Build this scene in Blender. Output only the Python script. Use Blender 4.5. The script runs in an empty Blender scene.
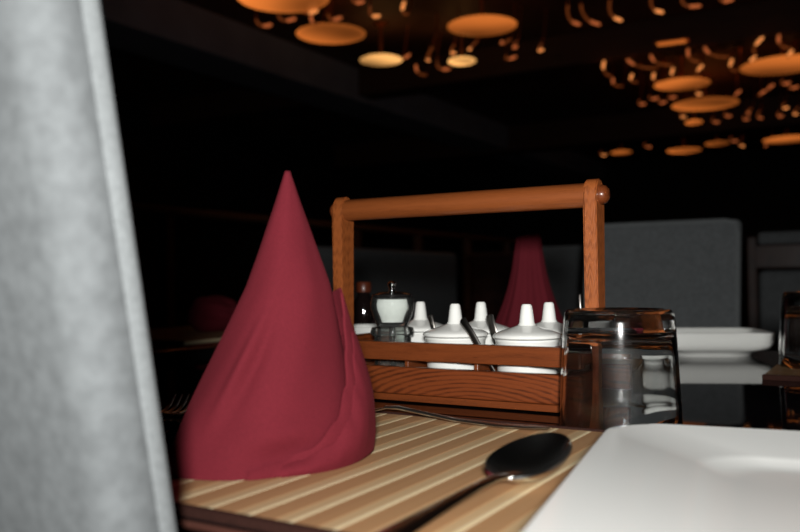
import bpy, bmesh, math, random
from mathutils import Vector, Matrix
random.seed(7)
scn = bpy.context.scene
COL = scn.collection
PI = math.pi

# ---------------------------------------------------------------- camera, world, flash, exposure
F_PX = 830.0
CAM = Vector((0.0, 0.0, 0.86))
PITCH = math.atan(14.0 / F_PX)
ROLL = -0.0105
cam_data = bpy.data.cameras.new('camera')
cam_data.sensor_width = 36.0
cam_data.lens = F_PX * 36.0 / 800.0
cam_data.clip_start = 0.02
cam_data.clip_end = 60
cam_data.dof.use_dof = True
cam_data.dof.focus_distance = 0.67
cam_data.dof.aperture_fstop = 6.8
cam = bpy.data.objects.new('camera', cam_data)
COL.objects.link(cam)
_R = (Matrix.Rotation(PI / 2 + PITCH, 3, 'X') @ Matrix.Rotation(ROLL, 3, 'Z'))
cam.matrix_world = Matrix.Translation(CAM) @ _R.to_4x4()
scn.camera = cam

world = bpy.data.worlds.new('night')
scn.world = world
world.use_nodes = True
bg = world.node_tree.nodes['Background']
bg.inputs['Color'].default_value = (0.55, 0.65, 1.0, 1)
bg.inputs['Strength'].default_value = 0.002

fl = bpy.data.lights.new('camera_flash', 'AREA')
fl.shape = 'DISK'
fl.size = 0.06
fl.energy = 2.5
fl.spread = math.radians(88)
fl.color = (1.0, 0.985, 0.95)
flo = bpy.data.objects.new('camera_flash', fl)
COL.objects.link(flo)
flo.location = (0.0, -0.20, 0.938)
flo.rotation_euler = (math.radians(87), 0, math.radians(-7))

scn.view_settings.view_transform = 'Standard'
scn.view_settings.look = 'None'
scn.view_settings.exposure = 0.0
scn.view_settings.gamma = 1.0
scn.view_settings.use_curve_mapping = False

# ---------------------------------------------------------------- frames
TH = math.radians(30.8)              # the table is turned 30.8 degrees to the view
U = Vector((math.sin(TH), math.cos(TH), 0))
V = Vector((math.cos(TH), -math.sin(TH), 0))
TZ = 0.75                            # table top


def W(u, v, z=0.0):
    return U * u + V * v + Vector((0, 0, z))


def at(px, py, z):
    """Place in the room, at height z, seen at that pixel of the photograph."""
    d = _R @ Vector(((px - 400) / F_PX, -(py - 266) / F_PX, -1.0))
    return CAM + d * ((z - CAM.z) / d.z)


# ---------------------------------------------------------------- materials
def mat(name):
    m = bpy.data.materials.new(name)
    m.use_nodes = True
    nt = m.node_tree
    return m, nt, nt.nodes['Principled BSDF']


def N(nt, t, **kw):
    n = nt.nodes.new(t)
    for k, v in kw.items():
        if k.startswith('_'):
            setattr(n, k[1:], v)
        else:
            n.inputs[k].default_value = v
    return n


def ramp(nt, stops):
    r = nt.nodes.new('ShaderNodeValToRGB')
    e = r.color_ramp.elements
    while len(e) < len(stops):
        e.new(0.5)
    for i, (p, c) in enumerate(stops):
        e[i].position = p
        e[i].color = (*c, 1)
    return r


def plain(name, col, rough=0.5, metal=0.0, coat=0.0, spec=0.5, noise=0.0, scale=30, bump=0.0, bscale=200):
    m, nt, b = mat(name)
    b.inputs['Base Color'].default_value = (*col, 1)
    b.inputs['Roughness'].default_value = rough
    b.inputs['Metallic'].default_value = metal
    b.inputs['Coat Weight'].default_value = coat
    b.inputs['Specular IOR Level'].default_value = spec
    tc = N(nt, 'ShaderNodeTexCoord')
    if noise:
        n = N(nt, 'ShaderNodeTexNoise', Scale=scale, Detail=4)
        nt.links.new(tc.outputs['Object'], n.inputs['Vector'])
        lo = tuple(c * (1 - noise) for c in col)
        hi = tuple(min(1, c * (1 + noise)) for c in col)
        r = ramp(nt, [(0.3, lo), (0.7, hi)])
        nt.links.new(n.outputs['Fac'], r.inputs['Fac'])
        nt.links.new(r.outputs['Color'], b.inputs['Base Color'])
    if bump:
        n2 = N(nt, 'ShaderNodeTexNoise', Scale=bscale, Detail=3)
        nt.links.new(tc.outputs['Object'], n2.inputs['Vector'])
        bp = N(nt, 'ShaderNodeBump', Strength=bump, Distance=0.002)
        nt.links.new(n2.outputs['Fac'], bp.inputs['Height'])
        nt.links.new(bp.outputs['Normal'], b.inputs['Normal'])
    return m


def wood(name, dark, light, stretch=(3, 40, 40), rough=0.35, coat=0.4, wave=7.0, dist=5.0, arcs=None):
    m, nt, b = mat(name)
    tc = N(nt, 'ShaderNodeTexCoord')
    mp = N(nt, 'ShaderNodeMapping')
    mp.inputs['Scale'].default_value = stretch
    nt.links.new(tc.outputs['Object'], mp.inputs['Vector'])
    n = N(nt, 'ShaderNodeTexNoise', Scale=1.0, Detail=6, Distortion=1.0)
    nt.links.new(mp.outputs['Vector'], n.inputs['Vector'])
    w = N(nt, 'ShaderNodeTexWave', Scale=wave / 10, Distortion=dist, Detail=3)
    w.bands_direction = 'Z'
    if arcs:                                   # cathedral figure: elongated rings round a point of the board
        w.wave_type = 'RINGS'
        w.rings_direction = 'SPHERICAL'
        mq = N(nt, 'ShaderNodeMapping')
        mq.inputs['Location'].default_value = arcs[0]
        mq.inputs['Scale'].default_value = arcs[1]
        w.inputs['Detail Scale'].default_value = 0.8
        nt.links.new(tc.outputs['Object'], mq.inputs['Vector'])
        nt.links.new(mq.outputs['Vector'], w.inputs['Vector'])
    else:
        nt.links.new(mp.outputs['Vector'], w.inputs['Vector'])
    fine = N(nt, 'ShaderNodeTexNoise', Scale=9.0, Detail=3)
    nt.links.new(mp.outputs['Vector'], fine.inputs['Vector'])
    mx = N(nt, 'ShaderNodeMath', _operation='MULTIPLY_ADD')
    nt.links.new(w.outputs['Fac'], mx.inputs[0])
    mx.inputs[1].default_value = 0.45
    nt.links.new(n.outputs['Fac'], mx.inputs[2])
    m2 = N(nt, 'ShaderNodeMath', _operation='MULTIPLY_ADD')
    nt.links.new(fine.outputs['Fac'], m2.inputs[0])
    m2.inputs[1].default_value = 0.35
    nt.links.new(mx.outputs[0], m2.inputs[2])
    r = ramp(nt, [(0.45, dark), (0.95, light)])
    nt.links.new(m2.outputs[0], r.inputs['Fac'])
    nt.links.new(r.outputs['Color'], b.inputs['Base Color'])
    b.inputs['Roughness'].default_value = rough
    b.inputs['Coat Weight'].default_value = coat
    b.inputs['Coat Roughness'].default_value = 0.15
    bp = N(nt, 'ShaderNodeBump', Strength=0.15, Distance=0.001)
    nt.links.new(m2.outputs[0], bp.inputs['Height'])
    nt.links.new(bp.outputs['Normal'], b.inputs['Normal'])
    return m


def weave(name, col, var=0.12, scale=900, bump=0.25, sheen=0.3, blot=6.0, rough=0.9):
    m, nt, b = mat(name)
    tc = N(nt, 'ShaderNodeTexCoord')
    n = N(nt, 'ShaderNodeTexNoise', Scale=scale, Detail=2)
    nt.links.new(tc.outputs['Object'], n.inputs['Vector'])
    n3 = N(nt, 'ShaderNodeTexNoise', Scale=blot * 4, Detail=3)
    nt.links.new(tc.outputs['Object'], n3.inputs['Vector'])
    ad = N(nt, 'ShaderNodeMath', _operation='MULTIPLY_ADD')
    nt.links.new(n3.outputs['Fac'], ad.inputs[0])
    ad.inputs[1].default_value = 0.4
    nt.links.new(n.outputs['Fac'], ad.inputs[2])
    r = ramp(nt, [(0.5, tuple(c * (1 - var) for c in col)), (0.9, tuple(min(1, c * (1 + var)) for c in col))])
    nt.links.new(ad.outputs[0], r.inputs['Fac'])
    nt.links.new(r.outputs['Color'], b.inputs['Base Color'])
    b.inputs['Roughness'].default_value = rough
    b.inputs['Specular IOR Level'].default_value = 0.15
    b.inputs['Sheen Weight'].default_value = sheen
    b.inputs['Sheen Roughness'].default_value = 0.5
    b.inputs['Sheen Tint'].default_value = (*[min(1, c * 2.2) for c in col], 1)
    bp = N(nt, 'ShaderNodeBump', Strength=bump, Distance=0.0006)
    nt.links.new(n.outputs['Fac'], bp.inputs['Height'])
    nt.links.new(bp.outputs['Normal'], b.inputs['Normal'])
    return m


def glass(name, col=(1, 1, 1), rough=0.0, ior=1.5):
    m, nt, b = mat(name)
    b.inputs['Base Color'].default_value = (*col, 1)
    b.inputs['Roughness'].default_value = rough
    b.inputs['Transmission Weight'].default_value = 1.0
    b.inputs['IOR'].default_value = ior
    b.inputs['Coat Weight'].default_value = 0.4
    b.inputs['Coat Roughness'].default_value = 0.13
    return m


def clear_acrylic(name):
    m, nt, b = mat(name)
    nt.nodes.remove(b)
    t = N(nt, 'ShaderNodeBsdfTransparent')
    t.inputs['Color'].default_value = (0.93, 0.95, 0.94, 1)
    g = N(nt, 'ShaderNodeBsdfGlossy', Roughness=0.03)
    f = N(nt, 'ShaderNodeFresnel', IOR=1.28)
    mx = N(nt, 'ShaderNodeMixShader')
    nt.links.new(f.outputs[0], mx.inputs[0])
    nt.links.new(t.outputs[0], mx.inputs[1])
    nt.links.new(g.outputs[0], mx.inputs[2])
    df = N(nt, 'ShaderNodeBsdfDiffuse')
    df.inputs['Color'].default_value = (0.8, 0.82, 0.8, 1)
    mh = N(nt, 'ShaderNodeMixShader')
    mh.inputs[0].default_value = 0.02
    nt.links.new(mx.outputs[0], mh.inputs[1])
    nt.links.new(df.outputs[0], mh.inputs[2])
    nt.links.new(mh.outputs[0], nt.nodes['Material Output'].inputs['Surface'])
    return m


def glow(name, col, strength, streak=0.6):
    """Lit diffuser: uneven brightness over the lamp's own face."""
    m, nt, b = mat(name)
    tc = N(nt, 'ShaderNodeTexCoord')
    n = N(nt, 'ShaderNodeTexNoise', Scale=1.0, Detail=0)
    nt.links.new(tc.outputs['Generated'], n.inputs['Vector'])
    r = ramp(nt, [(0.3, tuple(c * (1 - streak) for c in col)), (0.7, tuple(c * (1 + streak) for c in col))])
    nt.links.new(n.outputs['Fac'], r.inputs['Fac'])
    nt.links.new(r.outputs['Color'], b.inputs['Emission Color'])
    b.inputs['Emission Strength'].default_value = strength
    b.inputs['Base Color'].default_value = (0.25, 0.12, 0.05, 1)
    b.inputs['Roughness'].default_value = 0.4
    return m


def bamboo():
    """Slats along local Y, one period 23.9 mm across X: brown slat, greyish tan slat, thin pale sliver."""
    m, nt, b = mat('bamboo_slats')
    tc = N(nt, 'ShaderNodeTexCoord')
    sx = N(nt, 'ShaderNodeSeparateXYZ')
    nt.links.new(tc.outputs['Object'], sx.inputs[0])
    dv = N(nt, 'ShaderNodeMath', _operation='DIVIDE')
    nt.links.new(sx.outputs['X'], dv.inputs[0])
    dv.inputs[1].default_value = 0.0239
    fr = N(nt, 'ShaderNodeMath', _operation='FRACT')
    nt.links.new(dv.outputs[0], fr.inputs[0])
    r = ramp(nt, [(0.0, (0.49, 0.270, 0.128)), (0.275, (0.47, 0.26, 0.122)), (0.285, (0.50, 0.28, 0.134)), (0.594, (0.49, 0.27, 0.128)),
                  (0.600, (0.62, 0.42, 0.225)), (0.89, (0.64, 0.44, 0.24)), (0.897, (0.88, 0.72, 0.45)), (0.99, (0.88, 0.72, 0.45))])
    r.color_ramp.interpolation = 'LINEAR'
    nt.links.new(fr.outputs[0], r.inputs['Fac'])
    mp = N(nt, 'ShaderNodeMapping')
    mp.inputs['Scale'].default_value = (420, 9, 1)
    nt.links.new(tc.outputs['Object'], mp.inputs['Vector'])
    n = N(nt, 'ShaderNodeTexNoise', Scale=1.0, Detail=3)
    nt.links.new(mp.outputs['Vector'], n.inputs['Vector'])
    mp2 = N(nt, 'ShaderNodeMapping')
    mp2.inputs['Scale'].default_value = (70, 4, 1)
    nt.links.new(tc.outputs['Object'], mp2.inputs['Vector'])
    n2 = N(nt, 'ShaderNodeTexNoise', Scale=1.0, Detail=2)
    nt.links.new(mp2.outputs['Vector'], n2.inputs['Vector'])
    av = N(nt, 'ShaderNodeMath', _operation='ADD')
    nt.links.new(n.outputs['Fac'], av.inputs[0])
    nt.links.new(n2.outputs['Fac'], av.inputs[1])
    mr = N(nt, 'ShaderNodeMapRange')
    mr.inputs['From Min'].default_value = 0.6
    mr.inputs['From Max'].default_value = 1.4
    mr.inputs['To Min'].default_value = 0.91
    mr.inputs['To Max'].default_value = 1.09
    nt.links.new(av.outputs[0], mr.inputs['Value'])
    mul = N(nt, 'ShaderNodeMix', _data_type='RGBA', _blend_type='MULTIPLY')
    mul.inputs[0].default_value = 1.0
    nt.links.new(r.outputs['Color'], mul.inputs[6])
    cb = N(nt, 'ShaderNodeCombineXYZ')
    for k in range(3):
        nt.links.new(mr.outputs[0], cb.inputs[k])
    nt.links.new(cb.outputs[0], mul.inputs[7])
    nt.links.new(mul.outputs[2], b.inputs['Base Color'])
    b.inputs['Roughness'].default_value = 0.5
    b.inputs['Specular IOR Level'].default_value = 0.3
    return m


M = {}
M['table'] = plain('table_lacquer', (0.006, 0.005, 0.006), 0.025, spec=0.15, noise=0.3, scale=8)
M['table_edge'] = wood('table_edge_wood', (0.05, 0.018, 0.013), (0.10, 0.04, 0.03), (6, 60, 60), 0.25, 0.6)
M['caddy'] = wood('caddy_teak', (0.12, 0.028, 0.007), (0.27, 0.072, 0.017), (9, 150, 150), 0.38, 0.35, wave=30, dist=9)
M['caddy_slat'] = wood('caddy_figured_teak', (0.050, 0.011, 0.004), (0.185, 0.042, 0.011), (18, 90, 150), 0.33, 0.35, wave=6, dist=1.6, arcs=((-2.6, 0, 4.0), (50, 8, 150)))
M['caddy_dark'] = wood('caddy_dark_teak', (0.055, 0.012, 0.004), (0.185, 0.045, 0.012), (12, 150, 150), 0.3, 0.4, wave=30, dist=9)
M['caddy_post'] = wood('caddy_post_teak', (0.17, 0.042, 0.010), (0.34, 0.092, 0.022), (150, 150, 9), 0.4, 0.3, wave=30, dist=9)
M['bamboo'] = bamboo()
M['binding'] = weave('placemat_binding', (0.030, 0.011, 0.008), 0.2, 700, 0.4)
M['mat_dark'] = wood('brown_woven_mat', (0.12, 0.055, 0.022), (0.34, 0.19, 0.08), (8, 160, 40), 0.5, 0.1)
M['napkin'] = weave('burgundy_linen', (0.132, 0.0125, 0.0205), 0.12, 1300, 0.35, 0.15)
M['white'] = plain('white_glazed_china', (0.84, 0.85, 0.82), 0.12, spec=0.5, coat=0.3)
M['plate'] = plain('white_plate_glaze', (0.93, 0.94, 0.92), 0.16, spec=0.4)
M['steel'] = plain('stainless_steel', (0.62, 0.62, 0.61), 0.19, 1.0, noise=0.05, scale=60)
M['steel_satin'] = plain('satin_steel', (0.62, 0.61, 0.59), 0.30, 1.0, noise=0.05, scale=60)
M['steel_dull'] = plain('dull_steel', (0.30, 0.28, 0.26), 0.28, 1.0)
M['glass'] = glass('clear_tumbler_glass', (0.98, 0.99, 0.985))
M['acrylic'] = clear_acrylic('clear_acrylic')
M['salt'] = plain('coarse_salt', (0.80, 0.80, 0.78), 0.8, noise=0.1, scale=900, bump=0.4, bscale=900)
M['chrome'] = plain('chrome', (0.75, 0.75, 0.75), 0.06, 1.0)
M['black_plastic'] = plain('black_plastic', (0.012, 0.011, 0.011), 0.15)
M['dark_glass'] = plain('dark_bottle_glass', (0.008, 0.005, 0.005), 0.04, coat=0.5)
M['cork'] = plain('red_brown_cap', (0.09, 0.02, 0.008), 0.35, coat=0.3)
M['fabric'] = weave('grey_chair_fabric', (0.186, 0.200, 0.208), 0.14, 140, 0.3, 0.15, 9.0)
M['fabric_edge'] = weave('grey_chair_piping', (0.22, 0.236, 0.243), 0.12, 400, 0.3, 0.15)
M['dark_wood'] = wood('dark_mahogany', (0.018, 0.006, 0.004), (0.05, 0.016, 0.010), (40, 40, 5), 0.4, 0.3)
M['rail_wood'] = wood('rail_teak', (0.05, 0.018, 0.008), (0.12, 0.045, 0.02), (5, 50, 50), 0.5, 0.1)
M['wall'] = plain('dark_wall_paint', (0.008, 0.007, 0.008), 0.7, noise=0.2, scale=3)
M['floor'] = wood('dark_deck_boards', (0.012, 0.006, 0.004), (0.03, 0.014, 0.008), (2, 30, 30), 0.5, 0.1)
M['ceiling'] = plain('dark_ceiling_panel', (0.085, 0.042, 0.030), 0.6, noise=0.3, scale=2)
M['beam'] = plain('slate_beam_paint', (0.25, 0.26, 0.31), 0.6, noise=0.15, scale=4)
M['beam_wood'] = wood('ceiling_beam_wood', (0.03, 0.012, 0.006), (0.08, 0.03, 0.014), (4, 30, 30), 0.6, 0.0)
M['copper'] = plain('copper_rod', (0.70, 0.26, 0.10), 0.3, 0.9)
M['label'] = plain('pale_label', (0.5, 0.5, 0.48), 0.6)


# ---------------------------------------------------------------- object helpers
def link(name, bm, m, parent=None, smooth=True, angle=40):
    bmesh.ops.recalc_face_normals(bm, faces=bm.faces)
    me = bpy.data.meshes.new(name)
    bm.to_mesh(me)
    bm.free()
    me.materials.append(m)
    if smooth:
        for p in me.polygons:
            p.use_smooth = True
        try:
            me.set_sharp_from_angle(angle=math.radians(angle))
        except Exception:
            pass
    o = bpy.data.objects.new(name, me)
    COL.objects.link(o)
    if parent:
        o.parent = parent
    return o


def tag(o, label=None, cat=None, group=None, kind=None):
    if label:
        o['label'] = label
    if cat:
        o['category'] = cat
    if group:
        o['group'] = group
    if kind:
        o['kind'] = kind
    return o


def thing(name, label, cat, loc, rotz=0.0, group=None):
    o = bpy.data.objects.new(name, None)
    o.empty_display_size = 0.02
    COL.objects.link(o)
    o.location = loc
    o.rotation_euler = (0, 0, rotz)
    return tag(o, label, cat, group)


def copy_tree(o, parent=None):
    c = o.copy()
    COL.objects.link(c)
    if parent:
        c.parent = parent
    for ch in [x for x in bpy.data.objects if x.parent == o]:
        copy_tree(ch, c)
    return c


def box(bm, c, s, bev=0.0, seg=2, rot=None):
    r = bmesh.ops.create_cube(bm, size=1.0)
    vs = r['verts']
    for v in vs:
        v.co = Vector((v.co.x * s[0], v.co.y * s[1], v.co.z * s[2]))
    if bev:
        es = list({e for v in vs for e in v.link_edges})
        rb = bmesh.ops.bevel(bm, geom=es, offset=bev, segments=seg, profile=0.5, affect='EDGES')
        vs = list({v for f in rb['faces'] for v in f.verts} | {v for v in vs if v.is_valid})
    for v in vs:
        if rot is not None:
            v.co = rot @ v.co
        v.co += Vector(c)
    return vs


def lathe(bm, prof, seg=48, c=(0, 0, 0), rad=None, close=False, smooth_fn=None):
    """prof: (r, z) from start to end; r=0 makes a pole."""
    rings = []
    for (r, z) in prof:
        if r <= 1e-7:
            rings.append([bm.verts.new((c[0], c[1], c[2] + z))])
        else:
            ring = []
            for i in range(seg):
                a = 2 * PI * i / seg
                k = rad(a, r, z) if rad else r
                ring.append(bm.verts.new((c[0] + k * math.cos(a), c[1] + k * math.sin(a), c[2] + z)))
            rings.append(ring)
    pairs = list(zip(rings[:-1], rings[1:]))
    if close:
        pairs.append((rings[-1], rings[0]))
    for A, B in pairs:
        for i in range(seg):
            j = (i + 1) % seg
            if len(A) == 1 and len(B) == 1:
                continue
            if len(A) == 1:
                bm.faces.new((A[0], B[i], B[j]))
            elif len(B) == 1:
                bm.faces.new((A[i], A[j], B[0]))
            else:
                bm.faces.new((A[i], A[j], B[j], B[i]))
    return rings


def tube(bm, pts, rad, seg=10, flat=None):
    """Round (or flattened) tube through the points; rad is one radius or one per point."""
    pts = [Vector(p) for p in pts]
    n = len(pts)
    rads = rad if isinstance(rad, (list, tuple)) else [rad] * n
    up = Vector((0, 0, 1))
    rings = []
    for i, p in enumerate(pts):
        t = (pts[min(i + 1, n - 1)] - pts[max(i - 1, 0)]).normalized()
        a = t.cross(up)
        if a.length < 1e-4:
            a = t.cross(Vector((1, 0, 0)))
        a.normalize()
        b2 = a.cross(t).normalized()
        r = rads[i]
        rx, ry = (r if isinstance(r, (list, tuple)) else (r, r))
        rings.append([bm.verts.new(p + a * (rx * math.cos(2 * PI * k / seg)) + b2 * (ry * math.sin(2 * PI * k / seg))) for k in range(seg)])
    for A, B in zip(rings[:-1], rings[1:]):
        for i in range(seg):
            j = (i + 1) % seg
            bm.faces.new((A[i], A[j], B[j], B[i]))
    bm.faces.new(rings[0][::-1])
    bm.faces.new(rings[-1])


def bez(p0, p1, p2, n=9):
    p0, p1, p2 = Vector(p0), Vector(p1), Vector(p2)
    return [p0 * (1 - t) ** 2 + p1 * 2 * t * (1 - t) + p2 * t * t for t in [i / (n - 1) for i in range(n)]]


def solid(name, vs_fn, m, parent=None, **kw):
    bm = bmesh.new()
    vs_fn(bm)
    return link(name, bm, m, parent, **kw)


def sbox(name, c, s, m, parent=None, bev=0.0, seg=2, rot=None):
    bm = bmesh.new()
    box(bm, c, s, bev, seg, rot)
    return link(name, bm, m, parent, angle=18 if seg <= 2 else 40)


def place_uv(o, u=0.0, v=0.0, z=0.0):
    o.location = W(u, v, z)
    o.rotation_euler = (0, 0, -TH)
    return o


def struct(name, c, s, m, bev=0.0):
    """Room shell piece: box in the room's own axes (x across the table, y along it)."""
    bm = bmesh.new()
    box(bm, (0, 0, 0), s, bev)
    o = link(name, bm, m, smooth=False)
    place_uv(o, c[1], c[0], c[2])
    o['kind'] = 'structure'
    return o


# ---------------------------------------------------------------- the room
RX0, RX1, RY0, RY1, RZ = -6.0, 7.0, -2.5, 12.0, 2.55
cx, cy = (RX0 + RX1) / 2, (RY0 + RY1) / 2
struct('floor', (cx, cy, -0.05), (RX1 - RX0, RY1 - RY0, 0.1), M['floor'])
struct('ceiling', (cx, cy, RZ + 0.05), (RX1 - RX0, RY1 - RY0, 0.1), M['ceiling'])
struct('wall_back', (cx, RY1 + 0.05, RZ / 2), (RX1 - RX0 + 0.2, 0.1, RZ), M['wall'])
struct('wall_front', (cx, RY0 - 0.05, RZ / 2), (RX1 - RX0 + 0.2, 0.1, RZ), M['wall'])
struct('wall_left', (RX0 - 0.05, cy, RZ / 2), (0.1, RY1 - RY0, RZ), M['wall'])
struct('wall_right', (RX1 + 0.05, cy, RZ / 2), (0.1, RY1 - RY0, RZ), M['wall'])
# ceiling beams
b0, b1 = at(600, 61, 2.33), at(745, 38, 2.33)
bu = (b0.dot(U) + b1.dot(U)) / 2
struct('trim_1', (cx, bu + 0.10, 2.44), (RX1 - RX0, 0.20, 0.22), M['beam_wood'], 0.006)
struct('trim_2', (cx, bu + 3.1, 2.41), (RX1 - RX0, 0.24, 0.28), M['beam_wood'], 0.006)
b2 = at(215, 65, 2.3)
struct('trim_3', (b2.dot(V), cy, 2.42), (0.42, RY1 - RY0, 0.26), M['beam'], 0.006)


# ---------------------------------------------------------------- tables
def dining_table(u0, u1, v0, v1, label):
    t = thing('dining_table', label, 'table', W((u0 + u1) / 2, (v0 + v1) / 2, 0), -TH)
    lx, ly = v1 - v0, u1 - u0
    bm = bmesh.new()
    box(bm, (0, 0, TZ - 0.002), (lx - 0.010, ly - 0.010, 0.004), 0.003, 2)
    link('tabletop', bm, M['table'], t, smooth=False)
    bm = bmesh.new()
    w = 0.006
    for (c, s) in (((0, -ly / 2 + w / 2, TZ - 0.0027), (lx, w, 0.0038)), ((0, ly / 2 - w / 2, TZ - 0.0027), (lx, w, 0.0038)),
                   ((-lx / 2 + w / 2, 0, TZ - 0.0027), (w, ly - 2 * w, 0.0038)), ((lx / 2 - w / 2, 0, TZ - 0.0027), (w, ly - 2 * w, 0.0038))):
        box(bm, c, s, 0.002, 2)
    link('edge_band', bm, M['table_edge'], t)
    sbox('board', (0, 0, TZ - 0.0175), (lx - 0.07, ly - 0.07, 0.027), M['black_plastic'], t)
    sbox('apron', (0, 0, TZ - 0.065), (lx - 0.3, ly - 0.3, 0.068), M['dark_wood'], t, 0.003)
    for sx in (-1, 1):
        for sy in (-1, 1):
            sbox('leg', (sx * (lx / 2 - 0.11), sy * (ly / 2 - 0.11), 0.36), (0.06, 0.06, 0.72), M['dark_wood'], t, 0.004)
    return t


dining_table(0.2800, 1.34, -0.80, 0.85, 'dark glossy dining table carrying the wooden condiment caddy')
dining_table(0.40, 1.56, -2.30, -1.02, 'dark table at the left carrying the crumpled red napkin')


def placemat(u0, u1, v0, v1, label, slats, group=None, thick=0.003, origin_v=None):
    """Slat mat with dark binding along its two cut ends."""
    uc, vc = (u0 + u1) / 2, (v0 + v1) / 2 if origin_v is None else origin_v
    t = thing('placemat', label, 'placemat', W(uc, vc, TZ), -TH, group)
    bm = bmesh.new()
    x0, x1, h = v0 - vc, v1 - vc, (u1 - u0) / 2
    per = 0.0239
    k = math.floor(x0 / per)
    edges = []
    while k * per < x1:
        for a, b in ((0.0, 0.60), (0.60, 1.0)):
            xa, xb = max(x0, (k + a) * per + 0.00012), min(x1, (k + b) * per - 0.00012)
            if xb - xa > 0.0008:
                edges.append((xa, xb))
        k += 1
    for xa, xb in edges:
        box(bm, ((xa + xb) / 2, 0, thick / 2 + 0.0002), (xb - xa, 2 * h - 0.007, thick), 0.0002, 1)
    link('slats', bm, slats, t, smooth=False)
    for s in (-1, 1):
        bm = bmesh.new()
        box(bm, ((x0 + x1) / 2, s * (h - (0.0030 if s < 0 else 0.0020)), (thick + 0.0012) / 2 + 0.0001), (x1 - x0, 0.006 if s < 0 else 0.004, thick + 0.0016), 0.0010, 2)
        link('binding', bm, M['binding'], t, angle=18)
    return t


placemat(0.2832, 0.570, -0.375, 0.075, 'striped bamboo placemat under the standing red napkin and the spoon', M['bamboo'], origin_v=-0.2074)
m2 = placemat(0.953, 1.225, -0.123, 0.33, 'dark brown woven placemat under the upturned tumbler at far right', M['mat_dark'], thick=0.0042)
placemat(1.03, 1.30, -0.72, -0.30, 'placemat under the red napkin standing behind the caddy', M['mat_dark'])
placemat(1.08, 1.50, -1.48, -1.10, 'tan placemat on the dark table at left, beneath the crumpled napkin', M['bamboo'])


# ---------------------------------------------------------------- chairs
def make_chair(label, width=0.385, top=1.0):
    """Fully upholstered chair; origin on the floor below the back panel, seat towards local +Y."""
    t = thing('dining_chair', label, 'chair', (0, 0, 0))
    TK, hz = 0.034, top - 0.45
    bm = bmesh.new()
    vs = box(bm, (0, 0, 0.45 + hz / 2), (width, TK, hz), 0.0155, 6)
    bmesh.ops.subdivide_edges(bm, edges=[e for e in bm.edges if abs(e.verts[0].co.z - e.verts[1].co.z) > 0.2], cuts=8)
    for v in bm.verts:
        v.co.y -= 0.18 * (v.co.z - 0.754)
        v.co.y -= TK / 2
    bp = link('backrest', bm, M['fabric'], t, angle=60)
    for sy in (1,):
        bm = bmesh.new()
        pts = []
        w2, r0 = width / 2 - 0.0068, 0.03
        for (x, z) in ((-w2, 0.46), (-w2, 0.7), (-w2, top - r0), (-w2 + 0.006, top - 0.010), (-w2 + r0, top - 0.0045), (0, top - 0.0045),
                       (w2 - r0, top - 0.0045), (w2 - 0.006, top - 0.010), (w2, top - r0), (w2, 0.7), (w2, 0.46)):
            pts.append((x, -TK / 2 + sy * (TK / 2 - 0.0066) - 0.18 * (z - 0.754), z))
        tube(bm, pts, 0.0076, 12)
        link('piping', bm, M['fabric_edge'], bp)
    sbox('seat', (0, 0.205, 0.415), (width, 0.43, 0.10), M['fabric'], t, 0.022, 4)
    sbox('seat_rail', (0, 0.205, 0.345), (width - 0.03, 0.40, 0.045), M['dark_wood'], t, 0.004)
    for sx in (-1, 1):
        for y in (0.03, 0.385):
            bm = bmesh.new()
            lathe(bm, [(0, 0), (0.014, 0), (0.021, 0.325), (0, 0.325)], 12, (sx * (width / 2 - 0.04), y, 0))
            link('leg', bm, M['dark_wood'], t)
    return t


ch = make_chair('pale grey fabric chair back filling the left edge, close by')
ch.location = W(0.252, -0.2570 - 0.1925, 0)
ch.rotation_euler = (0, 0, -TH)
c2 = copy_tree(ch)
c2['label'] = 'grey fabric chair facing the camera behind the white dish'
c2.location = W(2.10, -0.318 - 0.1925, 0)
c2.rotation_euler = (0, 0, -TH + PI)
c3 = copy_tree(ch)
c3['label'] = 'dim grey chair far behind the red napkin framed by the caddy handle'
c3.location = W(3.46, -1.285, 0)
c3.rotation_euler = (0, 0, -TH + PI)


def bench(label, L, rot, loc, panelled=False):
    """Upholstered bench; backrest along local X facing -Y, origin on the floor under the back."""
    t = thing('bench', label, 'bench', loc, rot)
    if panelled:
        sbox('backrest', (0, 0, 0.60), (L, 0.06, 0.56), M['fabric'], t, 0.02, 3)
        sbox('rail', (0, -0.004, 0.928), (L + 0.03, 0.075, 0.085), M['dark_wood'], t, 0.006)
        sbox('headrest', (0, 0, 0.992), (L, 0.06, 0.045), M['fabric'], t, 0.012, 3)
        for s in (-1, 1):
            sbox('end_post', (s * (L / 2 + 0.018), 0, 0.50), (0.035, 0.085, 1.0), M['dark_wood'], t, 0.006)
    else:
        sbox('backrest', (0, 0, 0.70), (L, 0.09, 0.60), M['fabric'], t, 0.025, 4)
    sbox('seat', (0, -0.26, 0.40), (L, 0.44, 0.12), M['fabric'], t, 0.03, 4)
    sbox('plinth', (0, -0.24, 0.17), (L - 0.04, 0.40, 0.34), M['dark_wood'], t, 0.004)
    return t


bench('long grey upholstered bench far behind the caddy at left', 1.30, -TH + PI / 2 + PI, W(3.26, -2.02, 0))
bench('grey bench with dark wooden rail beyond the tumbler at far right', 1.25, -TH, W(3.16, 0.215, 0), True)

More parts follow.
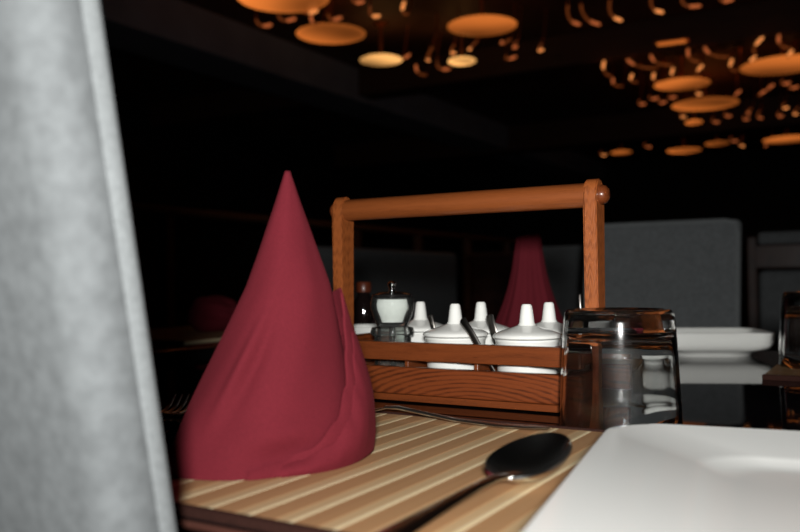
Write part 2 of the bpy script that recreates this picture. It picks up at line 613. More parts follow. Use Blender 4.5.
cab = thing('side_cabinet', 'low dark reddish wooden cabinet beside the far grey bench', 'cabinet', W(4.25, -1.80, 0), -TH)
sbox('body', (0, 0, 0.49), (0.34, 0.36, 0.96), M['dark_wood'], cab, 0.004)
sbox('top', (0, 0, 0.985), (0.38, 0.40, 0.03), M['dark_wood'], cab, 0.006)
dr = sbox('door', (0, -0.188, 0.48), (0.29, 0.014, 0.86), M['dark_wood'], cab, 0.004)
bm = bmesh.new()
lathe(bm, [(0, -0.012), (0.010, -0.010), (0.012, 0), (0, 0.004)], 12)
kn = link('knob', bm, M['steel_dull'], dr)
kn.location = (0.115, -0.203, 0.52)
kn.rotation_euler = (PI / 2, 0, 0)

# railing along the open side, far left
rl = thing('railing', 'dim wooden side railing far behind the red napkin at left', 'railing', W(4.3, -2.88, 0), -TH)
bm = bmesh.new()
box(bm, (0, 0, 1.19), (0.07, 5.0, 0.035), 0.008)
link('top_rail', bm, M['rail_wood'], rl)
bm = bmesh.new()
box(bm, (0, 0, 0.62), (0.035, 5.0, 0.03), 0.006)
link('lower_rail', bm, M['rail_wood'], rl)
for k in range(7):
    sbox('post', (0, -2.35 + k * 0.783, 0.587), (0.05, 0.05, 1.174), M['rail_wood'], rl, 0.004)


# ---------------------------------------------------------------- condiment caddy
CU, CV = 0.709, -0.358
cad = thing('condiment_caddy', 'reddish wooden table caddy with a round carrying handle, holding white pots', 'caddy', W(CU, CV, TZ), -TH)
X1, Y1 = 0.139, 0.069


def slat(name, z0, z1, y, m=None, seed=0.0):
    bm = bmesh.new()
    box(bm, (0, 0, 0), (2 * X1, 0.009, z1 - z0), 0.0014, 2)
    o = link(name, bm, m or M['caddy_slat'], cad, angle=18)
    o.location = (0, y, (z0 + z1) / 2)
    return o


for y in (-Y1 + 0.0045, Y1 - 0.0045):
    slat('lower_slat', 0.0078, 0.0320, y)
    slat('upper_slat', 0.0378, 0.0542, y, M['caddy_dark'])
for s in (-1, 1):
    for (z0, z1) in ((0.008, 0.0315), (0.0378, 0.0542)):
        sbox('end_slat', (s * (X1 - 0.0045 - 0.014), 0, (z0 + z1) / 2), (0.009, 2 * Y1 - 0.0185, z1 - z0), M['caddy_slat'], cad, 0.0014)
sbox('base_board', (0, 0, 0.0043), (2 * X1, 2 * Y1 - 0.003, 0.0060), M['caddy_dark'], cad, 0.001)
for s in (-1, 1):
    for y in (-0.05, 0.05):
        sbox('foot', (s * 0.11, y, 0.0009), (0.02, 0.012, 0.0016), M['black_plastic'], cad)
for x in (-0.0940, -0.0235, 0.0460):
    sbox('divider', (x, 0, 0.024), (0.004, 2 * Y1 - 0.019, 0.030), M['caddy_dark'], cad, 0.0008)
sbox('divider', (-0.010, 0.001, 0.024), (0.19, 0.004, 0.030), M['caddy_dark'], cad, 0.0008)
for s in (-1, 1):
    bm = bmesh.new()
    # post with rounded top: outline in the Y-Z plane, 12 mm thick
    hw = 0.0095
    out = [(-hw, 0.002), (hw, 0.002)]
    for k in range(13):
        a = PI * k / 12
        out.append((math.cos(a) * (hw + 0.0015), 0.184 + math.sin(a) * 0.0125))
    A = [bm.verts.new((-0.006, y, z)) for y, z in out]
    B = [bm.verts.new((0.006, y, z)) for y, z in out]
    bm.faces.new(A)
    bm.faces.new(B[::-1])
    for i in range(len(out)):
        j = (i + 1) % len(out)
        bm.faces.new((A[i], B[i], B[j], A[j]))
    bmesh.ops.bevel(bm, geom=[e for e in bm.edges if (e.verts[0] in A) == (e.verts[1] in A)], offset=0.0012, segments=2, affect='EDGES')
    p = link('post', bm, M['caddy_post'], cad)
    p.location = (s * 0.133, 0, 0)
    bm = bmesh.new()
    lathe(bm, [(0.0082, 0), (0.0085, 0.0025), (0.0074, 0.0055), (0.0044, 0.0078), (0, 0.0085)], 24)
    e = link('end_button', bm, M['caddy_dark'], p)
    e.location = (s * 0.0058, 0, 0.1825)
    e.rotation_euler = (0, s * PI / 2, 0)
bm = bmesh.new()
tube(bm, [(-0.1275, 0, 0.1825), (-0.06, 0, 0.1825), (0.06, 0, 0.1825), (0.1275, 0, 0.1825)], 0.0109, 28)
link('handle', bm, M['caddy'], cad)


# pots
def make_pot():
    t = thing('condiment_pot', '', 'pot', (0, 0, 0))
    bm = bmesh.new()
    lathe(bm, [(0, 0), (0.0215, 0), (0.0235, 0.002), (0.0262, 0.020), (0.0274, 0.0455), (0.0282, 0.0475), (0.0272, 0.0490), (0.0252, 0.0475),
               (0.0235, 0.022), (0.020, 0.006), (0, 0.005)], 48)
    link('body', bm, M['white'], t)
    bm = bmesh.new()
    lathe(bm, [(0, 0.0495), (0.0288, 0.0495), (0.0300, 0.0505), (0.0297, 0.0522), (0.0282, 0.0536), (0.022, 0.0560), (0.014, 0.0585), (0.0094, 0.0600),
               (0.0084, 0.0606), (0, 0.0606)], 56)
    ld = link('lid', bm, M['white'], t)
    bm = bmesh.new()
    lathe(bm, [(0, 0.0600), (0.0082, 0.0600), (0.0066, 0.0630), (0.0055, 0.0720), (0.0047, 0.0775), (0.0036, 0.0790), (0, 0.0794)], 32)
    link('knob', bm, M['white'], ld)
    return t


pot0 = make_pot()
first = True
for (v, u, lab) in ((-0.347, 0.680, 'white lidded pot next to the salt mill in the caddy front row'),
                    (-0.277, 0.680, 'white lidded pot nearest the tumbler in the caddy front row'),
                    (-0.417, 0.7395, 'white lidded pot behind the salt mill in the caddy'),
                    (-0.349, 0.7395, 'white lidded pot in the middle of the caddy back row'),
                    (-0.279, 0.7395, 'white lidded pot by the right post in the caddy back row')):
    p = pot0 if first else copy_tree(pot0)
    first = False
    p.location = W(u, v, TZ + 0.0087)
    p['label'] = lab
    p['group'] = 'white pots in the caddy'


def small_spoon(label, p0, p1, ra=0.0030, name='condiment_spoon', m=None):
    """Slim spoon standing in the caddy: bowl low at p0, handle end up at p1."""
    p0, p1 = Vector(p0), Vector(p1)
    t = thing(name, label, 'spoon', p0, 0, 'small spoons in the caddy')
    d = p1 - p0
    L = d.length
    q = d.to_track_quat('Z', 'Y')
    bm = bmesh.new()
    tube(bm, [(0, 0, 0.014), (0, 0, L * 0.4), (0, 0, L * 0.75), (0, 0, L - 0.001), (0, 0, L)],
         [(0.0013, 0.0010), (0.0018, 0.0010), (ra, 0.0012), (ra, 0.0012), (ra * 0.6, 0.0008)], 12)
    h = link('handle', bm, m or M['steel_dull'], t)
    h.rotation_euler = q.to_euler()
    bm = bmesh.new()
    bmesh.ops.create_uvsphere(bm, u_segments=16, v_segments=10, radius=1)
    for v in bm.verts:
        v.co = Vector((v.co.x * 0.006, v.co.y * 0.0016, 0.008 + v.co.z * 0.009))
    b = link('bowl', bm, m or M['steel_dull'], t)
    b.rotation_euler = q.to_euler()
    return t


Lz = TZ + 0.0087
small_spoon('dark steel spoon leaning on the pot lid beside the salt mill', W(0.6545, -0.286, Lz + 0.006), W(0.6590, -0.3295, Lz + 0.0665), 0.0036)
small_spoon('dark spoon handle poking out between the two front pots', W(0.700, -0.303, Lz + 0.004), W(0.703, -0.3235, Lz + 0.0685), 0.0040)
small_spoon('thin spoon behind the pot next to the salt mill', W(0.712, -0.376, Lz + 0.004), W(0.712, -0.3905, Lz + 0.067), 0.0028)
small_spoon('thin steel spoon handle rising beside the right caddy post', W(0.742, -0.2450, Lz + 0.001), W(0.738, -0.2475, Lz + 0.087), 0.0024)

# salt mill
ml = thing('salt_mill', 'clear acrylic salt mill with chrome knob in the caddy front row', 'salt mill', W(0.684, -0.417, TZ + 0.0087), -TH)
bm = bmesh.new()
lathe(bm, [(0, 0), (0.0175, 0), (0.0180, 0.002), (0.0180, 0.047), (0.0205, 0.0485), (0.0212, 0.052), (0.0200, 0.0555), (0.0150, 0.0565), (0.0148, 0.0540),
           (0.0150, 0.050), (0.0148, 0.004), (0, 0.004)], 40)
link('body', bm, M['acrylic'], ml)
bm = bmesh.new()
lathe(bm, [(0, 0.0568), (0.0150, 0.0568), (0.0158, 0.060), (0.0185, 0.066), (0.0208, 0.073), (0.0212, 0.080), (0.0200, 0.0845), (0.0180, 0.0850), (0.0180, 0.0835),
           (0.0192, 0.079), (0.0188, 0.073), (0.0165, 0.067), (0.0140, 0.061), (0, 0.0605)], 40)
up = link('upper_bowl', bm, M['acrylic'], ml)
bm = bmesh.new()
lathe(bm, [(0, 0.0607), (0.0138, 0.0611), (0.0163, 0.067), (0.0186, 0.073), (0.0190, 0.079), (0.0178, 0.0830), (0, 0.0835)], 40)
link('salt', bm, M['salt'], up)
bm = bmesh.new()
lathe(bm, [(0, 0.004), (0.0035, 0.0045), (0.0035, 0.056), (0, 0.056)], 16)
link('spindle', bm, M['chrome'], ml)
bm = bmesh.new()
lathe(bm, [(0, 0.0853), (0.0196, 0.0853), (0.0192, 0.0875), (0.0130, 0.0895), (0.0060, 0.0903), (0, 0.0903)], 40)
link('cap', bm, M['black_plastic'], ml)
bm = bmesh.new()
lathe(bm, [(0, 0.0902), (0.0030, 0.0902), (0.0026, 0.0930), (0.0030, 0.0945), (0.0042, 0.0965), (0.0042, 0.0985), (0.0028, 0.1000), (0, 0.1004)], 24)
link('knob', bm, M['chrome'], ml)

# dark bottle behind the caddy
bt = thing('sauce_bottle', 'dark glass bottle with red-brown cap behind the salt mill', 'bottle', W(0.930, -0.6115, TZ), -TH)
bm = bmesh.new()
lathe(bm, [(0, 0), (0.0140, 0), (0.0150, 0.002), (0.0150, 0.075), (0.0135, 0.083), (0.0085, 0.090), (0.0080, 0.094), (0, 0.094)], 32)
link('body', bm, M['dark_glass'], bt)
bm = bmesh.new()
lathe(bm, [(0, 0.0942), (0.0100, 0.0942), (0.0104, 0.096), (0.0104, 0.106), (0.0090, 0.108), (0, 0.108)], 28)
link('cap', bm, M['cork'], bt)

# ---------------------------------------------------------------- napkins
E1 = Vector((0.64, 0.77, 0)).normalized()
E2 = Vector((-0.77, 0.64, 0)).normalized()
NH = 0.1735
NC = Vector((-0.0800, 0.5055, 0))


def n_radius(t):
    pts = [(0.0, 1.0), (0.06, 0.965), (0.2, 0.84), (0.34, 0.69), (0.48, 0.55), (0.62, 0.415), (0.77, 0.26), (0.895, 0.13), (1.0, 0.028)]
    for (a, ra), (b, rb) in zip(pts[:-1], pts[1:]):
        if t <= b:
            return ra + (rb - ra) * (t - a) / (b - a)
    return 0.028


def n_shift(t):
    return Vector((0.0120 * min(1, t / 0.6), 0, 0))


def bump2(phi, t, p0, t0, wp, wt, slope=0.0):
    dp = (phi - p0 + PI) % (2 * PI) - PI
    dp -= slope * (t - t0)
    return math.exp(-(dp / wp) ** 2 - ((t - t0) / wt) ** 2)


def n_point(phi, t, off=0.0):
    k = n_radius(t)
    a, b = 0.0675, 0.0490
    a = a + (0.060 - a) * t
    b = b + (0.054 - b) * t
    d = off
    # soft creases and dents of the cloth
    d += 0.0035 * bump2(phi, t, -2.75, 0.34, 0.10, 0.14, 0.9) - 0.0030 * bump2(phi, t, -2.55, 0.34, 0.12, 0.14, 0.9)
    d -= 0.0042 * bump2(phi, t, -2.0, 0.05, 0.42, 0.045) - 0.0022 * bump2(phi, t, -2.05, 0.13, 0.5, 0.04)
    d += 0.0012 * math.sin(3 * phi + 4 * t) * (1 - t) + 0.0008 * math.sin(7 * phi - 9 * t) * (1 - t)
    d -= 0.0015 * bump2(phi, t, -1.4, 0.72, 0.5, 0.10)
    p = NC + n_shift(t) + E1 * ((a * k + d) * math.cos(phi)) + E2 * ((b * k + d) * math.sin(phi))
    return Vector((p.x, p.y, TZ + 0.0036 + NH * t))


nap = thing('napkin', 'burgundy cloth napkin folded to a tall cone on the striped placemat', 'napkin', Vector((NC.x, NC.y, TZ + 0.0034)))
bm = bmesh.new()
NPH, NT = 144, 72
rings = []
for j in range(NT + 1):
    t = j / NT
    rings.append([bm.verts.new(n_point(2 * PI * i / NPH, t) - nap.location) for i in range(NPH)])
for A, B in zip(rings[:-1], rings[1:]):
    for i in range(NPH):
        bm.faces.new((A[i], A[(i + 1) % NPH], B[(i + 1) % NPH], B[i]))
bm.faces.new(rings[-1])
link('cone', bm, M['napkin'], nap, angle=80)


def lerp(pts, x):
    if x <= pts[0][0]:
        return pts[0][1]
    for (a, ra), (b, rb) in zip(pts[:-1], pts[1:]):
        if x <= b:
            s = (x - a) / (b - a)
            s = s * s * (3 - 2 * s)
            return ra + (rb - ra) * s
    return pts[-1][1]


def n_flap(name, zmax, offs, thick):
    bm = bmesh.new()
    P, T = 90, 28
    f0, f1 = zmax[0][0], zmax[-1][0]
    g = []
    for i in range(P + 1):
        phi = f0 + (f1 - f0) * i / P
        zm = lerp(zmax, phi)
        rowv = []
        for j in range(T + 1):
            s = j / T
            t = zm * s
            o = lerp(offs, phi) * (0.30 + 0.70 * math.sin(PI * (0.03 + 0.82 * s))) if zm > 0.02 else lerp(offs, phi) * 0.4
            rowv.append(bm.verts.new(n_point(phi, t, o) - nap.location))
        g.append(rowv)
    for i in range(P):
        for j in range(T):
            bm.faces.new((g[i][j], g[i + 1][j], g[i + 1][j + 1], g[i][j + 1]))
    o = link(name, bm, M['napkin'], nap, angle=80)
    md = o.modifiers.new('thick', 'SOLIDIFY')
    md.thickness = thick
    md.offset = 1
    return o


R = math.radians
K = -35
n_flap('fold', [(R(K - 100), 0.02), (R(K - 85), 0.035), (R(K - 68), 0.07), (R(K - 52), 0.15), (R(K - 40), 0.25), (R(K - 30), 0.37), (R(K - 20), 0.48), (R(K - 8), 0.57), (R(K + 4), 0.585), (R(K + 22), 0.575), (R(K + 50), 0.50), (R(K + 90), 0.30), (R(K + 140), 0.15)],
       [(R(K - 100), 0.0010), (R(K - 60), 0.0030), (R(K - 30), 0.0065), (R(K), 0.0080), (R(K + 60), 0.006), (R(K + 140), 0.001)], 0.0016)
n_flap('fold', [(R(K - 88), 0.015), (R(K - 72), 0.035), (R(K - 57), 0.075), (R(K - 44), 0.15), (R(K - 33), 0.25), (R(K - 23), 0.36), (R(K - 14), 0.43), (R(K - 2), 0.47), (R(K + 20), 0.42), (R(K + 70), 0.25), (R(K + 130), 0.1)],
       [(R(K - 88), 0.0032), (R(K - 60), 0.0062), (R(K - 30), 0.0100), (R(K), 0.0108), (R(K + 60), 0.008), (R(K + 130), 0.0025)], 0.0016)

# napkin across the table: blunt, pleated
fn = thing('napkin', 'dark red napkin standing with a blunt top, seen through the caddy handle', 'napkin', W(1.205, -0.487, TZ + 0.0045), -0.15)
bm = bmesh.new()
rings = []
for j in range(33):
    t = j / 32
    w = 0.068 - 0.050 * t - 0.010 * math.sin(PI * t)
    dpt = 0.050 - 0.040 * t
    ring = []
    for i in range(96):
        a = 2 * PI * i / 96
        pl = 1 + 0.05 * math.cos(9 * a + 0.7) * (1 - 0.4 * t) + 0.025 * math.cos(17 * a)
        ring.append(bm.verts.new((w * math.cos(a) * pl, dpt * math.sin(a) * pl, 0.173 * t + 0.003 * math.cos(a) * t)))
    rings.append(ring)
for A, B in zip(rings[:-1], rings[1:]):
    for i in range(96):
        bm.faces.new((A[i], A[(i + 1) % 96], B[(i + 1) % 96], B[i]))
bm.faces.new(rings[-1])
link('cone', bm, M['napkin'], fn, angle=80)

# crumpled napkin on the table at left
ln = at(216, 331, TZ + 0.004)
bm = bmesh.new()
bmesh.ops.create_icosphere(bm, subdivisions=5, radius=1)
for v in bm.verts:
    c = v.co.copy()
    f = 1 + 0.05 * math.sin(3 * c.x + 4 * c.z) + 0.03 * math.sin(7 * c.y + 4 * c.x) + 0.02 * math.sin(12 * c.z + 5 * c.y)
    z = c.z * 0.042 * f + 0.036
    v.co = Vector((c.x * 0.058 * f, c.y * 0.05 * f, max(0.0, z)))
cn = link('napkin', bm, M['napkin'], angle=80)
cn.location = ln
tag(cn, 'rounded crumpled red napkin on the dark table at far left', 'napkin')


# ---------------------------------------------------------------- plates, dishes
def rrect(hx, hy, r, n=10):
    out = []
    for (sx, sy, a0) in ((1, 1, 0), (-1, 1, PI / 2), (-1, -1, PI), (1, -1, 1.5 * PI)):
        for k in range(n + 1):
            a = a0 + (PI / 2) * k / n
            out.append((sx * (hx - r) + r * math.cos(a), sy * (hy - r) + r * math.sin(a)))
    return out


def dish_mesh(bm, levels, n=12):
    """levels: (inset, corner radius, z) loops of a rounded rectangle from the underside centre, over the rim, to the inside."""
    loops = []
    for (hx, hy, r, z) in levels:
        loops.append([bm.verts.new((x, y, z)) for x, y in rrect(hx, hy, r, n)])
    for A, B in zip(loops[:-1], loops[1:]):
        m = len(A)
        for i in range(m):
            bm.faces.new((A[i], A[(i + 1) % m], B[(i + 1) % m], B[i]))
    bm.faces.new(loops[0][::-1])
    bm.faces.new(loops[-1])


pl = bmesh.new()
H = 0.150
dish_mesh(pl, [(H - 0.062, H - 0.062, 0.030, 0.0005), (H - 0.052, H - 0.052, 0.032, 0.0000), (H - 0.048, H - 0.048, 0.033, 0.0030),
               (H - 0.014, H - 0.014, 0.031, 0.0095), (H - 0.001, H - 0.001, 0.034, 0.0130), (H, H, 0.035, 0.0142), (H - 0.0010, H - 0.0010, 0.034, 0.0152),
               (H - 0.0030, H - 0.0030, 0.033, 0.0150), (H - 0.012, H - 0.012, 0.031, 0.0128), (H - 0.052, H - 0.052, 0.030, 0.0096), (H - 0.057, H - 0.057, 0.030, 0.0084),
               (H - 0.063, H - 0.063, 0.029, 0.0064), (H - 0.074, H - 0.074, 0.027, 0.0056), (H - 0.10, H - 0.10, 0.02, 0.0055)])
plate = link('dinner_plate', pl, M['plate'], angle=50)
plate.location = W(0.400, 0.0150, TZ + 0.0036)
plate.rotation_euler = (0, 0, -TH + R(9))
tag(plate, 'large square white plate with rounded corners at the near right corner', 'plate')


def deep_dish(label, hx, hy, h, loc, rot):
    bm = bmesh.new()
    r = 0.022
    dish_mesh(bm, [(hx * 0.66, hy * 0.66, 0.036, 0.0012), (hx * 0.70, hy * 0.70, 0.038, 0.0), (hx * 0.74, hy * 0.74, 0.040, 0.005), (hx * 0.85, hy * 0.85, 0.034, h * 0.24),
                   (hx * 0.94, hy * 0.94, 0.028, h * 0.34), (hx * 0.98, hy * 0.98, r, h * 0.52), (hx, hy, r, h * 0.97), (hx - 0.001, hy - 0.001, r, h), (hx - 0.004, hy - 0.004, r, h),
                   (hx - 0.006, hy - 0.006, r, h * 0.95), (hx * 0.9, hy * 0.88, r, h * 0.40), (hx * 0.76, hy * 0.72, r, 0.010), (hx * 0.5, hy * 0.5, 0.015, 0.008)])
    o = link('serving_dish', bm, M['white'], angle=50)
    o.location = loc
    o.rotation_euler = (0, 0, rot)
    return tag(o, label, 'dish')


deep_dish('white rectangular dish on the dark table in front of the grey chair', 0.0800, 0.066, 0.034, Vector((0.436, 1.185, TZ)), R(-8))
deep_dish('small white dish in front of the dark sauce bottle, mostly hidden by the caddy', 0.045, 0.036, 0.056, W(0.832, -0.536, TZ), -TH)


# ---------------------------------------------------------------- tumblers
def make_tumbler(label, loc, rot):
    """Upturned heavy-based glass, faceted inside."""
    def fac(a, r, z):
        k = PI / 4
        q = ((a + k / 2) % k) - k / 2
        poly = math.cos(k / 2) / math.cos(q)
        return r * (1 - 0.007 + 0.007 * math.cos(8 * a + 0.6)) if r > 0.034 else r

    t = thing('tumbler', label, 'glass', loc, rot)
    bm = bmesh.new()
    outer = [(0.0436, 0.0), (0.0446, 0.0012), (0.0440, 0.020), (0.0428, 0.045), (0.0416, 0.066), (0.0408, 0.078), (0.0398, 0.0835), (0.0375, 0.0862), (0.034, 0.0865), (0.030, 0.0850), (0, 0.0845)]
    seg = 96
    lathe(bm, outer[::-1], seg)
    ring_out = [v for v in bm.verts if abs(v.co.z) < 1e-6]
    inner = [(0.0428, 0.0), (0.0427, 0.0012), (0.0423, 0.012), (0.0413, 0.03), (0.0402, 0.052), (0.0390, 0.064), (0.0360, 0.0685), (0.025, 0.0698), (0, 0.0702)]
    lathe(bm, inner, seg, rad=lambda a, r, z: r if z < 0.010 else fac(a, r, z))
    # bridge the rim
    rims = {}
    for v in bm.verts:
        if abs(v.co.z) < 1e-6:
            a = round(math.atan2(v.co.y, v.co.x) / (2 * PI) * seg) % seg
            rims.setdefault(a, []).append(v)
    for i in range(seg):
        A = sorted(rims[i], key=lambda v: v.co.length)
        B = sorted(rims[(i + 1) % seg], key=lambda v: v.co.length)
        bm.faces.new((A[0], A[1], B[1], B[0]))
    link('body', bm, M['glass'], t, angle=50)
    return t


g1 = make_tumbler('clear tumbler standing upside down just beyond the near white plate', W(0.6205, -0.1790, TZ), R(10))
g2 = copy_tree(g1)
g2['label'] = 'clear tumbler upside down on the brown placemat at far right'
g2.location = W(1.075, -0.0755, TZ + 0.0048)


# ---------------------------------------------------------------- cutlery
def spoon(label, loc, rot, tilt=0.0):
    """Table spoon lying bowl up: bowl centre at the origin, handle towards local -Y."""
    t = thing('table_spoon', label, 'spoon', loc, rot)
    bm = bmesh.new()
    n, mrings = 40, 12
    a, b, dep = 0.0198, 0.0322, 0.0110

    def bowl(k, off):
        ring = []
        for i in range(n):
            ph = 2 * PI * i / n
            x, y = a * k * math.cos(ph), b * k * math.sin(ph)
            x *= 1 - 0.10 * (y / b)
            z = dep * (k ** 2.4) + 0.0018 + off + 0.0058 * (y / b) * (0.3 + 0.7 * k)
            ring.append((x, y, z))
        return ring
    rings = []
    for j in range(mrings, 0, -1):
        rings.append([bm.verts.new(p) for p in bowl(j / mrings, 0.0012)])
    top = bm.verts.new((0, 0, 0.0030))
    low = []
    for j in range(mrings, 0, -1):
        low.append([bm.verts.new((p[0] * 1.02, p[1] * 1.02, p[2])) for p in bowl(j / mrings, 0.0)])
    bot = bm.verts.new((0, 0, 0.0018))
    for S, c in ((rings, top), (low, bot)):
        for A, B in zip(S[:-1], S[1:]):
            for i in range(n):
                bm.faces.new((A[i], A[(i + 1) % n], B[(i + 1) % n], B[i]))
        for i in range(n):
            bm.faces.new((S[-1][i], S[-1][(i + 1) % n], c))
    for i in range(n):
        bm.faces.new((rings[0][i], low[0][i], low[0][(i + 1) % n], rings[0][(i + 1) % n]))
    link('bowl', bm, M['steel'], t)
    bm = bmesh.new()
    tube(bm, [(0, -0.0300, 0.0084), (0, -0.035, 0.0086), (0, -0.043, 0.0088), (0, -0.060, 0.0082), (0, -0.085, 0.0066), (0, -0.115, 0.0044), (0, -0.135, 0.0030), (0, -0.150, 0.0024), (0, -0.1535, 0.0023)],
         [(0.0056, 0.0010), (0.0042, 0.0014), (0.0033, 0.0016), (0.0033, 0.0016), (0.0046, 0.0014), (0.0064, 0.0013), (0.0078, 0.0012), (0.0064, 0.0011), (0.002, 0.0008)], 16)
    link('handle', bm, M['steel'], t)
    return t


spoon('large steel spoon lying bowl up on the striped placemat by the plate', W(0.414, -0.1675, TZ + 0.0036), -TH + R(-4))


def fork(label, loc, rot, rx=0.0, size=1.0):
    """Fork lying tines up: neck at the origin, tines towards +Y, handle towards -Y."""
    t = thing('table_fork', label, 'fork', loc, rot)
    s = size
    bm = bmesh.new()
    tube(bm, [(0, 0.002 * s, 0.0075), (0, -0.010 * s, 0.0080), (0, -0.030 * s, 0.0058), (0, -0.060 * s, 0.0028), (0, -0.095 * s, 0.0018), (0, -0.120 * s, 0.0028), (0, -0.132 * s, 0.0034)],
         [(0.0040, 0.0012), (0.0030, 0.0016), (0.0029, 0.0015), (0.0036, 0.0013), (0.0050, 0.0011), (0.0062, 0.0011), (0.003, 0.0008)], 14)
    link('handle', bm, M['steel_satin'], t)
    bm = bmesh.new()
    for (y0, y1, w0, w1, z0, z1) in ((0.0, 0.010, 0.004, 0.0095, 0.0076, 0.0050), (0.010, 0.024, 0.0095, 0.0105, 0.0050, 0.0030)):
        tube(bm, [(0, y0 * s, z0), (0, (y0 + y1) / 2 * s, (z0 + z1) / 2), (0, y1 * s, z1)], [(w0, 0.0010), ((w0 + w1) / 2, 0.0010), (w1, 0.0010)], 14)
    link('neck', bm, M['steel_satin'], t)
    for k in range(4):
        x = -0.0087 + k * 0.0058
        bm = bmesh.new()
        tube(bm, [(x, 0.022 * s, 0.0032), (x, 0.036 * s, 0.0030), (x, 0.052 * s, 0.0062), (x, 0.066 * s, 0.0130)], [0.0016, 0.0014, 0.0013, 0.0007], 8)
        link('tine', bm, M['steel_satin'], t)
    return t


fork('steel fork lying across the far edge of the striped placemat', W(0.547, -0.338, TZ + 0.0042), -TH + PI / 2 + R(-2), size=1.0)
fork('steel fork on the dark table between the grey chair and the red napkin', W(0.462, -0.497, TZ + 0.0004), -TH + R(27), size=1.0)


# ---------------------------------------------------------------- ceiling lamps
LZ = 2.30


def disc_lamp(px, py, wpx, col, strength, label, group='glowing round ceiling lamps'):
    c = at(px, py, LZ)
    dist = (c - CAM).length
    r = 0.5 * (wpx - 5) / F_PX * c.y
    t = thing('ceiling_lamp', label, 'lamp', Vector((c.x, c.y, RZ)), random.uniform(0, 6), group)
    drop = LZ - RZ
    bm = bmesh.new()
    lathe(bm, [(0, -0.012), (r * 0.5, -0.010), (r * 0.85, -0.004), (r * 0.985, 0.003), (r, 0.007), (r * 0.9, 0.014), (r * 0.5, 0.024), (0, 0.028)], 48, (0, 0, drop))
    link('diffuser', bm, glow('lamp_glow', col, strength), t)
    bm = bmesh.new()
    lathe(bm, [(0, drop + 0.027), (0.012, drop + 0.027), (0.012, -0.012), (0.05, -0.010), (0.05, 0.0), (0, 0)], 16)
    link('stem', bm, M['copper'], t)
    return t


OR = (1.0, 0.25, 0.042)
WM = (1.0, 0.48, 0.14)
disc_lamp(283, -1, 98, OR, 0.55, 'glowing orange disc lamp cut by the top edge at left')
disc_lamp(331, 35, 75, OR, 0.36, 'large amber disc lamp above and right of the red napkin')
disc_lamp(381, 61, 48, WM, 0.72, 'bright small disc lamp left of the brightest one')
disc_lamp(462, 62, 33, WM, 1.30, 'smallest and brightest disc lamp in the left cluster')
disc_lamp(482, 27, 75, OR, 0.38, 'large amber disc lamp straight above the brightest little one')
disc_lamp(682, 85, 59, OR, 0.38, 'amber disc lamp topmost of the stacked pair at right')
disc_lamp(705, 105, 69, OR, 0.35, 'amber disc lamp lowest of the stacked pair at right')
disc_lamp(783, 66, 86, OR, 0.38, 'largest amber disc lamp at the right edge')
disc_lamp(694, 123, 22, OR, 0.65, 'tiny bright disc lamp right under the stacked pair')
disc_lamp(621, 153, 26, OR, 0.26, 'dim far disc lamp above the caddy handle end')
disc_lamp(684, 151, 38, OR, 0.45, 'far disc lamp second from left in the lowest row')
disc_lamp(717, 144, 28, OR, 0.25, 'far dim disc lamp third from left in the lowest row')
disc_lamp(787, 140, 50, OR, 0.36, 'far disc lamp at the right end of the lowest row')

# strip lamp on the ceiling beam
s0, s1 = at(656, 43, 2.325), at(687, 39, 2.325)
sl = thing('strip_lamp', 'short glowing strip lamp on the wooden ceiling beam', 'lamp', (s0 + s1) / 2, math.atan2((s1 - s0).y, (s1 - s0).x))
L = (s1 - s0).length
sbox('diffuser', (0, 0, -0.010), (L * 0.94, 0.05, 0.016), glow('strip_glow', OR, 0.55, 0.1), sl, 0.008)
sbox('housing', (0, 0, -0.002), (L + 0.02, 0.07, 0.012), M['copper'], sl, 0.002)

# curved copper rods with a small glowing tip and a faintly self-lit curve
TIP_B = glow('tip_bright', (1.0, 0.33, 0.09), 0.95, 0.1)
TIP_M = glow('tip_dim', (1.0, 0.24, 0.07), 0.42, 0.1)
ROD_GLOW = glow('rod_faint_glow', (1.0, 0.22, 0.05), 0.09, 0.3)  # faint emission put into the copper curve behind the tip


def rod(tip, tail, bright, label, group):
    p0, p2 = at(*tip, 2.28), at(*tail, 2.33)
    if (p0 - p2).length < 0.02:
        p2 = p2 + Vector((0.02, 0.03, 0.02))
    p1 = (p0 + p2) / 2 + Vector((-0.035, 0.05, -0.02))
    t = thing('curved_light_rod', label, 'light', p0, 0, group)
    pts = bez(p0, p1, p2, 12)
    top = Vector((p2.x + 0.03, p2.y + 0.02, RZ))
    pts = pts + bez(p2, p2 + (p2 - p1) * 0.5 + Vector((0, 0, 0.05)), top, 8)[1:]
    bm = bmesh.new()
    tube(bm, [p - p0 for p in pts[:12]], 0.007, 8)
    link('rod', bm, ROD_GLOW, t)
    bm = bmesh.new()
    tube(bm, [p - p0 for p in pts[11:]], 0.006, 8)
    link('stem', bm, M['copper'], t)
    bm = bmesh.new()
    k = pts[:4]
    d = (k[0] - k[1]).normalized()
    tube(bm, [k[0] + d * 0.016 - p0, k[0] + d * 0.010 - p0] + [p - p0 for p in k], [0.003, 0.007, 0.009, 0.009, 0.009, 0.008], 10)
    link('tip', bm, TIP_B if bright else TIP_M, t)
    return t


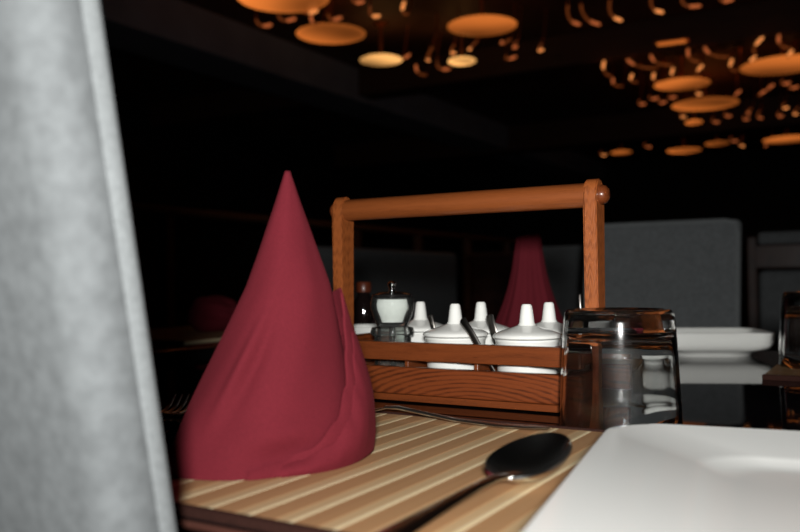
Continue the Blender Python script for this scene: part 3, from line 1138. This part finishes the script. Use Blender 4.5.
G1, L1_ = 'light rods around the left lamp cluster', 'curved copper light rod with glowing tip among the left cluster of disc lamps'
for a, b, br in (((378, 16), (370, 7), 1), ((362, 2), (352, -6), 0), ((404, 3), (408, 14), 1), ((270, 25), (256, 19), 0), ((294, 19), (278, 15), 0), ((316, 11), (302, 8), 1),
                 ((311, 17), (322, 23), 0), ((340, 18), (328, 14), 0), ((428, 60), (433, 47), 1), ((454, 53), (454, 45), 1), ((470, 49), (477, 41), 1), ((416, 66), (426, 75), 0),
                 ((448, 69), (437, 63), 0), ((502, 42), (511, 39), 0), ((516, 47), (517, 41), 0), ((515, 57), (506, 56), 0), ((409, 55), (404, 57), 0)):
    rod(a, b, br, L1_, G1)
G2, L2_ = 'light rods above the wooden ceiling beam', 'curved copper light rod with glowing tip above the wooden ceiling beam'
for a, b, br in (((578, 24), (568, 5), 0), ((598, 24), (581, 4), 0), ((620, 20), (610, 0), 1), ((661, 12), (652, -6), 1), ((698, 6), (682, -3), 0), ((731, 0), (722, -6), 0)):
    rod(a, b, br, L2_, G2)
t_ = rod((542, 50), (542, 44), 1, 'lone glowing rod tip left of the wooden ceiling beam', None)
G3, L3_ = 'light rods below the wooden ceiling beam', 'curved copper light rod with glowing tip just below the wooden ceiling beam'
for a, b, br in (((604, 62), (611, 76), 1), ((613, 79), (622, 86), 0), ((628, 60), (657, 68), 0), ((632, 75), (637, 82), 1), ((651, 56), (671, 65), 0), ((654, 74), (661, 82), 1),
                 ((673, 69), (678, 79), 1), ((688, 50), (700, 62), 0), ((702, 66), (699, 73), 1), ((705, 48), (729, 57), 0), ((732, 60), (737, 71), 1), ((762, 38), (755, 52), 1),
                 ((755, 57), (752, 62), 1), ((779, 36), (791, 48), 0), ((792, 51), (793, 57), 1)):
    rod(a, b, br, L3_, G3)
G4, L4_ = 'light rods among the far right disc lamps', 'small copper light rod with glowing tip among the far right disc lamps'
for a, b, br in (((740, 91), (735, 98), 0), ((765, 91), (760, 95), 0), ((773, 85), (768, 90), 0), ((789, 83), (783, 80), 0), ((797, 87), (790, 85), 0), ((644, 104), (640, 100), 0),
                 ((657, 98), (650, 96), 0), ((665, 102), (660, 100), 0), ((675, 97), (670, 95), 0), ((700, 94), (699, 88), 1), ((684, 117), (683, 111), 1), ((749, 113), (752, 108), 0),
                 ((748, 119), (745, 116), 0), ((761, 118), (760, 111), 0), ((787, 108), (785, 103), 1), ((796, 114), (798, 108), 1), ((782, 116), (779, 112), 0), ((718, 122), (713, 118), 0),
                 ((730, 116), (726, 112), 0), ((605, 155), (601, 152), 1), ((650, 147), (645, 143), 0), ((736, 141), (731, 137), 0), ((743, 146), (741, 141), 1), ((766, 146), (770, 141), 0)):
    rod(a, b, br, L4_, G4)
